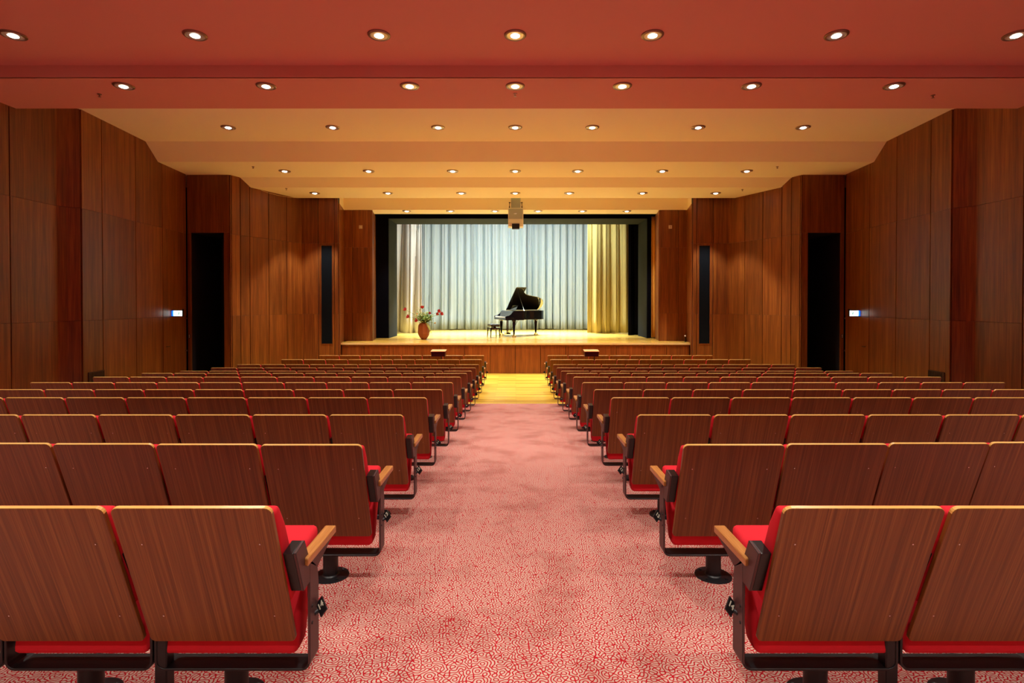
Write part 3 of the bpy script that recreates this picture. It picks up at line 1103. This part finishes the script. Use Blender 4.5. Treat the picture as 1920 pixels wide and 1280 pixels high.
MB().loft([[lid_pt(u, v, t) for u, v in LID] for t in (0.0, 0.022)]).build('lid', PIANO, pn, bevel=0.004)
MB().loft([[lid_pt(u, v, t) for u, v in ((0.48, 0.02), (0.48, W_ + 0.012), (0.86, W_ + 0.012), (0.86, 0.02))] for t in (0.024, 0.042)]).build('lid_flap', PIANO, pn, bevel=0.004)
MB().tube([(0.74, -W_ + 0.14, 0.93), lid_pt(0.66, W_ - 0.35, 0.0)], 0.012).build('prop_stick', PIANO, pn)
for u, v in ((0.24, 0.14), (0.34, W_ - 0.09), (1.52, 0.40)):
    lg = MB()
    lg.lathe([(0.075, 0.60), (0.075, 0.56), (0.055, 0.54), (0.058, 0.50), (0.030, 0.12), (0.036, 0.10), (0.036, 0.085)], (u, -v, 0), n=12)
    lo = lg.build('leg', PIANO, pn, smooth=True)
    cs = MB()
    cs.lathe([(0.016, 0.09), (0.016, 0.06), (0.024, 0.055)], (u, -v, 0), n=10)
    for a in (0, 2 * PI / 3, 4 * PI / 3):
        cs.lathe([(0.026, -0.010), (0.030, 0.0), (0.026, 0.010)], (0, 0, 0), n=10)
        nv = 10 * 3
        for i in range(len(cs.v) - nv, len(cs.v)):
            x_, y_, z_ = cs.v[i]
            px_, py_, pz_ = z_, x_, y_ + 0.031
            ca, sa = math.cos(a), math.sin(a)
            cs.v[i] = (u + 0.055 * ca + px_ * -sa + py_ * ca, -v + 0.055 * sa + px_ * ca + py_ * sa, pz_)
        cs.tube([(u, -v, 0.062), (u + 0.055 * math.cos(a), -v + 0.055 * math.sin(a), 0.055)], 0.010, 6)
    cs.build('caster', BRASS, lo)
ly = MB()
for dv in (-0.07, 0.07):
    ly.tube([(0.30, -W_ / 2 + dv, 0.60), (0.30, -W_ / 2 + dv, 0.12)], 0.018)
ly.box(0.22, 0.38, -W_ / 2 - 0.14, -W_ / 2 + 0.14, 0.07, 0.13)
for dv in (-0.06, 0.06):
    ly.tube([(0.36, -W_ / 2 + dv, 0.12), (0.72, -W_ / 2 + dv, 0.60)], 0.009)
lo = ly.build('pedal_lyre', PIANO, pn)
for dv in (-0.07, 0, 0.07):
    MB().box(0.12, 0.22, -W_ / 2 + dv - 0.016, -W_ / 2 + dv + 0.016, 0.045, 0.06).build('pedal', BRASS, lo, bevel=0.005)
# bench
bx, by = X_at(925.3, 18.8), 18.80
be = empty('piano_bench', (bx, by, STZ), PA)
tag(be, 'black tufted piano bench on four legs before the keyboard', 'bench')
m = MB()
for i in range(3):
    for j in range(2):
        m.box(-0.165 + i * 0.112, -0.055 + i * 0.112, -0.24 + j * 0.24, 0.0 + j * 0.24, 0.405, 0.47)
m.build('seat', LEATHER, be, bevel=0.018, seg=2)
m = MB()
m.box(-0.17, 0.17, -0.235, 0.235, 0.385, 0.405)
m.box(-0.16, 0.16, -0.225, 0.225, 0.30, 0.345)
m.tube([(0, -0.29, 0.365), (0, 0.29, 0.365)], 0.016)
m.box(-0.03, 0.03, -0.18, 0.18, 0.345, 0.386)
m.build('frame', PIANO, be, bevel=0.003)
for sx in (-1, 1):
    for sy in (-1, 1):
        MB().loft([[(sx * (0.145 + d) + a, sy * (0.205 + d) + b, z) for a, b in ((-h, -h), (h, -h), (h, h), (-h, h))] for z, h, d in ((0.0, 0.014, 0.02), (0.345, 0.022, 0.0))]).build('leg', PIANO, be)

# ------------------------------------------------------------------ vase with flowers
VY_ = 17.68
vx = X_at(794.5, VY_)
vs_ = empty('flower_vase', (vx, VY_, STZ))
tag(vs_, 'large terracotta vase with a pointed foot standing on the stage', 'vase')
MB().lathe([(0.078, 0.0), (0.085, 0.008), (0.150, 0.10), (0.192, 0.19), (0.196, 0.24), (0.190, 0.40), (0.180, 0.47), (0.150, 0.53), (0.118, 0.545), (0.112, 0.555), (0.100, 0.55), (0.095, 0.50)], n=8).build('body', TERRA, vs_)
ZN = STZ + 0.55


def leaf_shape(m, a, b, wd, up=(0, -0.5, 0.85), mi=0, droop=0.0):
    a, b = Vector(a), Vector(b)
    d = b - a
    sd = d.cross(Vector(up))
    if sd.length < 1e-4:
        sd = Vector((1, 0, 0))
    sd.normalize()
    n = 4
    L_, R_, M_ = [], [], []
    for i in range(n + 1):
        t = i / n
        p = a + d * t + Vector((0, 0, -droop * t * t))
        w_ = wd * (0.25 + math.sin(PI * min(1, t * 0.9 + 0.08)) * 0.9) if i < n else 0.002
        L_.append(p - sd * w_)
        R_.append(p + sd * w_)
        M_.append(p + Vector((0, 0.002, 0.25 * w_)))
    rows = [L_, M_, R_]
    vs = [p for r_ in rows for p in r_]
    k = n + 1
    fs = []
    for j in range(2):
        for i in range(n):
            fs.append((j * k + i, j * k + i + 1, (j + 1) * k + i + 1, (j + 1) * k + i))
    vs2 = [Vector(p) - Vector((0, -0.003, 0.002)) for p in vs]
    q = len(vs)
    fs2 = [tuple(i + q for i in reversed(f)) for f in fs]
    m.add(list(vs) + vs2, fs + fs2, mi)


def flower(px, py, big, mt, lab, dy=0.0, grp='red flowers in the terracotta vase'):
    Yf = VY_ + dy
    tip = Vector((X_at(px, Yf), Yf, Z_at(py, Yf)))
    root = Vector((vx + random.uniform(-0.04, 0.04), VY_ + random.uniform(-0.04, 0.04), STZ + 0.50))
    f = empty('cut_flower', root)
    tag(f, lab, 'flower', grp)
    d = tip - root
    mid = d * 0.5 + Vector((-d.x * 0.12, 0, 0.06))
    pts = [Vector((0, 0, 0)), d * 0.2 + Vector((-d.x * 0.1, 0, 0.04)), mid, d * 0.8 + Vector((-d.x * 0.05, 0, 0.03)), d]
    MB().tube(pts, [0.007, 0.006, 0.006, 0.005, 0.005], 6).build('stem', LEAF, f)
    m = MB()
    ax = (d - pts[3]).normalized()
    up = (ax + Vector((0, -0.3, 0.35))).normalized()
    u = up.cross(Vector((0.3, 1, 0.1))).normalized()
    v = up.cross(u)
    npet = 6
    for i in range(npet):
        a = 2 * PI * i / npet
        out = u * math.cos(a) + v * math.sin(a)
        side = u * -math.sin(a) + v * math.cos(a)
        prof = [(0.0, 0.0, 0.25), (0.35, 0.42, 0.75), (0.75, 0.62, 0.80), (1.15, 0.60 + 0.25 * (i % 2), 0.12)]
        rows = []
        for h, o_, w_ in prof:
            c = d + up * (h * big) + out * (o_ * big)
            rows.append([c - side * w_ * big * 0.6, c + out * 0.08 * big, c + side * w_ * big * 0.6])
        vs = [p for r_ in rows for p in r_]
        fs = []
        for j in range(3):
            for i2 in range(2):
                fs.append((j * 3 + i2, j * 3 + i2 + 1, (j + 1) * 3 + i2 + 1, (j + 1) * 3 + i2))
        vs2 = [p - out * 0.006 for p in vs]
        m.add(vs + vs2, fs + [tuple(x + 12 for x in reversed(q)) for q in fs])
    m.build('bloom', mt, f, smooth=True, fix=False)
    m = MB()
    leaf_shape(m, pts[1], pts[1] + Vector((d.x * 0.25 + random.uniform(-0.05, 0.05), -0.06, 0.14)), 0.016)
    m.build('leaf', LEAF, f, fix=False)


FL = [(761.7, 581.5, 0.082, 'red flower reaching out farthest over the cream curtain side of the vase'),
      (792, 578.5, 0.082, 'red flower standing upright at the top of the vase arrangement'),
      (767.3, 594.5, 0.082, 'red flower leaning low beside the yellow bud'),
      (783.4, 601, 0.088, 'red flower hanging just above the vase rim'),
      (821, 585, 0.080, 'red flower at the top of the cluster of three leaning to the piano'),
      (818, 590, 0.074, 'red flower at the inner side of the cluster of three leaning to the piano'),
      (826, 589.5, 0.080, 'red flower at the outer side of the cluster of three leaning to the piano'),
      (804.5, 588.5, 0.06, 'small half open pink red flower amid the leaves')]
for px, py, bg, lab in FL:
    flower(px, py, bg, PETALR, lab, random.uniform(-0.10, 0.05))
for px, py, lab in ((776, 598.5, 'yellow bud beside the low red flower over the vase'), (814.5, 605.5, 'yellow bud hanging beside the vase rim on the piano side'), (800.5, 610, 'pale yellow bud drooping in front of the vase neck'), (783, 589, 'yellow bud among the leaves in the middle of the vase')):
    flower(px, py, 0.034, PETALY, lab, -0.12, 'yellow buds in the terracotta vase')
gr = empty('leafy_greenery', (vx, VY_, STZ + 0.5))
tag(gr, 'bunch of green leaf sprays filling the terracotta vase', 'foliage')
lv, lv2, stm = MB(), MB(), MB()
rg = random.Random(4)
for i in range(72):
    a = rg.uniform(0, 2 * PI)
    el = rg.uniform(0.45, 1.35)
    L_ = rg.uniform(0.22, 0.46)
    tip = Vector((math.cos(a) * math.cos(el), math.sin(a) * math.cos(el) * 0.7, math.sin(el))) * L_
    stm.tube([(0, 0, -0.02), tip * 0.5 + Vector((0, 0, 0.03)), tip], 0.003, 4)
    for k in range(7):
        t = 0.35 + 0.65 * k / 6
        p = tip * t
        q = p + Vector((rg.uniform(-1, 1), rg.uniform(-1, 1), rg.uniform(-0.3, 0.9))).normalized() * rg.uniform(0.05, 0.10)
        leaf_shape(lv if rg.random() < 0.6 else lv2, p, q, rg.uniform(0.010, 0.019))
for dx, dz, L_ in ((-0.22, 0.20, 0.30), (-0.19, 0.42, 0.2), (-0.16, 0.50, 0.2)):
    stm.tube([(0, 0, 0), (dx * 0.6, -0.03, dz * 0.7), (dx * 1.15, -0.05, dz * 1.15)], 0.004, 5)
    for k in range(7):
        p = Vector((dx * (0.6 + 0.08 * k), -0.04, dz * (0.7 + 0.07 * k)))
        leaf_shape(lv2, p, p + Vector((rg.uniform(-0.06, 0.06), -0.02, rg.uniform(0, 0.07))), 0.010)
for k in range(5):                        # long leaves drooping over the rim on the piano side
    a = Vector((0.05 + 0.01 * k, -0.07, 0.06))
    leaf_shape(lv2, a, a + Vector((0.12 + 0.02 * k, -0.09, 0.03 - 0.01 * k)), 0.018, droop=0.20 + 0.05 * k)
stm.build('stems', LEAF, gr)
tag(lv.build('leaves', LEAF, gr, fix=False), kind='stuff')
tag(lv2.build('pale_leaves', LEAFL, gr, fix=False), kind='stuff')

# ------------------------------------------------------------------ hanging projector
PY_ = 16.05
pj = empty('ceiling_projector', (X_at(967, PY_), PY_, EYE + 3.47))
tag(pj, 'boxy beige projector hanging from the ceiling before the stage opening', 'projector')


def zz(py):
    return Z_at(py, PY_) - (EYE + 3.47)


hw = 0.228
MB().box(-0.145, 0.145, 0.06, 0.34, zz(391), -0.004).build('mount_column', PROJF, pj, bevel=0.004)
m = MB()
m.prism_x([(0.0, zz(390)), (0.0, zz(412)), (-0.03, zz(418)), (0.0, zz(424.5)), (0.40, zz(424.5)), (0.40, zz(390))], -hw, hw)
m.build('housing', PROJ, pj, bevel=0.008)
MB().box(-hw + 0.02, hw - 0.02, -0.006, 0.002, zz(391.5), zz(410.5)).build('grille', PROJF, pj)
MB().box(-hw, hw, -0.022, 0.01, zz(418.6), zz(417.4)).build('seam', PROJF, pj)
MB().box(-0.112, 0.112, -0.05, 0.12, zz(429.5), zz(419.8)).build('lens_box', BLACKP, pj, bevel=0.004)
MB().box(-0.05, 0.03, -0.009, -0.005, zz(401.4), zz(400.2)).build('badge', CHROME, pj)
for s in (-1, 1):
    MB().tube([(s * 0.19, 0.05, zz(389.5)), (s * 0.185, 0.05, zz(379.5)), (s * 0.145, 0.08, zz(379.5))], 0.010).build('safety_cable', BLACKM, pj)
    for py in (379.8, 388.0):
        MB().ball((s * 0.187, 0.04, zz(py)), 0.022, 0.022, 0.022).build('knob', BLACKM, pj)

# ------------------------------------------------------------------ things on the walls and at the stage
for s, side in ((-1, 'flower-vase'), (1, 'olive-curtain')):
    # column loudspeaker set into the proscenium flank
    xa, xb = X_at(603, 15.85), X_at(623, 15.85)
    cx = (xa + xb) / 2 * (-s)
    zt, zb = Z_at(460.5, 15.85), Z_at(644, 15.85)
    sp = empty('column_speaker', (cx, 15.85, zb))
    tag(sp, 'tall narrow black loudspeaker column set in the wooden wall on the %s side' % side, 'speaker', 'loudspeaker columns')
    hw_ = (xb - xa) / 2
    MB().box(-hw_, hw_, -0.006, 0.02, 0, zt - zb).build('grille_cloth', SPKCLOTH, sp)
    m = MB()
    for a in (-hw_ - 0.02, hw_):
        m.box(a, a + 0.02, -0.012, 0.012, -0.02, zt - zb + 0.02)
    m.box(-hw_, hw_, -0.012, 0.012, -0.02, 0)
    m.box(-hw_, hw_, -0.012, 0.012, zt - zb, zt - zb + 0.02)
    m.build('frame', WALLW, sp)
    # square plate high on the wing
    px = 676.5
    x_ = X_at(px, 17.0) * (-s)
    pl = empty('wall_sensor', (x_, 17.02, Z_at(425.5, 17.0)))
    tag(pl, 'small square white sensor plate high on the stage wing, %s side' % side, 'sensor', 'sensor plates on the stage wings')
    MB().box(-0.055, 0.055, -0.012, -0.002, -0.055, 0.055).build('plate', PLATE, pl, bevel=0.004)
    MB().lathe([(0.02, 0), (0.018, 0.008)], n=10).xform(Matrix.Translation((0, -0.012, 0)) @ Matrix.Rotation(PI / 2, 4, 'X')).build('dome', CHROME, pl)
    # vent low in the side wall
    p = Vector((-8.13, 9.96))
    q = Vector((-8.43, 13.60))
    d = (q - p).normalized()
    n = Vector((d.y, -d.x))
    a, b = p + d * 0.12 + n * 0.032, p + d * 0.56 + n * 0.032
    vt = empty('wall_vent', (a.x * (-s), a.y, 0.30))
    tag(vt, 'dark slatted vent low in the side wall on the %s side' % side, 'vent', 'vents in the side walls')
    ax, ay = a.x, a.y

    def pl2(t0, t1, o0, o1):
        return [((v.x - ax) * (-s), v.y - ay) for v in (a + d * t0 + n * o0, a + d * t1 + n * o0, a + d * t1 + n * o1, a + d * t0 + n * o1)]
    MB().prism_z(pl2(0, 0.44, 0, 0.004), 0.0, 0.52).build('back_plate', BACKING, vt)
    m = MB()
    for t0, t1, z0, z1 in ((0, 0.02, 0, 0.52), (0.42, 0.44, 0, 0.52), (0.02, 0.42, 0, 0.02), (0.02, 0.42, 0.50, 0.52)):
        m.prism_z(pl2(t0, t1, 0.004, 0.014), z0, z1)
    m.build('frame', GRILLE, vt)
    me = None
    for k in range(10):
        t = 0.03 + k * 0.039
        MB().prism_z(pl2(t, t + 0.022, 0.004, 0.012), 0.02, 0.50).build('slat', GRILLE, vt)
    # emergency exit sign: lit box standing out from the wall
    ex = empty('exit_sign', (-8.37 * (-s) if s < 0 else 8.37, 12.95, Z_at(587.5, 12.95)))
    sg = 1 if s < 0 else -1
    tag(ex, 'lit white emergency exit sign with green running figure on the %s side wall' % side, 'sign', 'emergency exit signs')
    MB().box(0.0, sg * 0.27, 0.0, 0.05, -0.075, 0.070).build('housing', BLACKM, ex)
    MB().box(0.0, sg * 0.27, -0.012, 0.062, 0.071, 0.105).build('top_cap', CHROME, ex, bevel=0.004)
    MB().box(sg * 0.058, sg * 0.265, -0.006, -0.0005, -0.062, 0.066).build('lit_panel', SIGNW, ex)
    MB().box(sg * 0.002, sg * 0.057, -0.03, -0.0005, -0.062, 0.066).build('blue_glow_cap', SIGNB, ex)
    m = MB()
    cx_ = sg * 0.19

    def poly(pts):
        m.prism_y([(cx_ + px_, pz_) for px_, pz_ in pts], -0.0085, -0.0062)
    poly([(-0.050, -0.05), (-0.050, 0.052), (-0.043, 0.052), (-0.043, -0.05)])
    poly([(0.008 * math.cos(t) + 0.006, 0.040 + 0.008 * math.sin(t)) for t in [k * PI / 4 for k in range(8)]])
    poly([(-0.010, 0.028), (0.010, 0.030), (0.004, -0.006), (-0.014, -0.004)])
    poly([(-0.014, -0.004), (0.002, -0.006), (-0.020, -0.044), (-0.032, -0.040)])
    poly([(-0.006, -0.004), (0.006, -0.006), (0.026, -0.026), (0.020, -0.050), (0.012, -0.048), (0.014, -0.028)])
    poly([(0.008, 0.028), (0.028, 0.012), (0.024, 0.005), (0.004, 0.020)])
    m.build('running_figure', SIGNG, ex)
    # twin switch on the pier
    sw = empty('light_switch', (X_at(354.5, 13.64) * (-s), 13.655, Z_at(630, 13.64)))
    tag(sw, 'small twin light switch beside the dark doorway on the %s side' % side, 'switch', 'switches beside the doorways')
    MB().box(-0.025, 0.025, -0.008, 0, -0.05, 0.05).build('plate', BLACKP, sw)
    for dz in (-0.022, 0.022):
        MB().box(-0.014, 0.014, -0.014, -0.008, dz - 0.012, dz + 0.012).build('rocker', PLATE, sw, bevel=0.003)
    # small wood-topped box on a thin stand before the stage
    Yb = 13.30
    mx_ = X_at(822.5 if s < 0 else 1108.5, Yb)
    bx_ = empty('monitor_box', (mx_, Yb, 0))
    tag(bx_, 'black box with slanted wooden top on a thin pole before the stage, %s side' % side, 'box', 'wood-topped boxes on poles')
    z0, z1 = Z_at(667.5, Yb), Z_at(658.5, Yb)
    m = MB()
    m.prism_x([(-0.13, z0), (-0.13, z1), (0.13, z1 + 0.02), (0.13, z0 + 0.018)], -0.17, 0.17)
    m.build('body', BLACKP, bx_, bevel=0.006)
    m = MB()
    BOXTOP = mat('pale_box_top', (0.62, 0.36, 0.13), 0.4)
    m.prism_x([(-0.15, z1 + 0.001), (-0.15, z1 + 0.014), (0.14, z1 + 0.036), (0.14, z1 + 0.023)], -0.185, 0.185)
    m.build('wooden_top', BOXTOP, bx_, bevel=0.003)
    MB().tube([(0.07, -0.06, 0.012), (0.07, -0.06, z0 + 0.01)], 0.011).build('pole', BLACKM, bx_)
    MB().lathe([(0.10, 0.0), (0.10, 0.006), (0.03, 0.014)], (0.07, -0.06, 0), n=14).build('base', BLACKM, bx_)

# little post with a pale knob at the stage end
Yk = 16.95
kb = empty('stage_post', (X_at(1285, 16.6), 16.6, STZ))
tag(kb, 'short black post with a pale round knob at the end of the stage edge', 'post')
MB().lathe([(0.035, 0), (0.03, 0.012), (0.011, 0.016), (0.011, 0.17)], n=10).build('stem', BLACKM, kb)
MB().ball((0, 0, 0.185), 0.026, 0.026, 0.024).build('knob', IVORY, kb)
# thick cord hanging at the top of the cream curtain
cd = empty('curtain_cord', (X_at(784.0, 21.1), 21.1, Z_at(416, 21.1)))
tag(cd, 'short black cord loop hanging before the cream side curtain', 'cord')
MB().tube([(0.0, 0, 0.3), (0.01, 0, 0), (0.035, 0, -0.2), (0.02, 0, -0.42), (-0.03, 0, -0.2), (-0.01, 0, 0), (-0.01, 0, 0.3)], 0.014).build('loop', BLACKM, cd)
# slack wire under the ceiling of the lit bay
MB_w = MB().tube([(-6.88, 14.45, EYE + 3.03), (-6.76, 14.65, EYE + 3.00), (-6.62, 14.9, EYE + 2.985), (-6.45, 15.25, EYE + 3.0), (-6.30, 15.55, EYE + 3.04)], 0.005, 6)
wr_ = MB_w.build('slack_wire', LIP)
tag(wr_, 'thin slack wire under the ceiling by the lit wooden bay', 'wire')
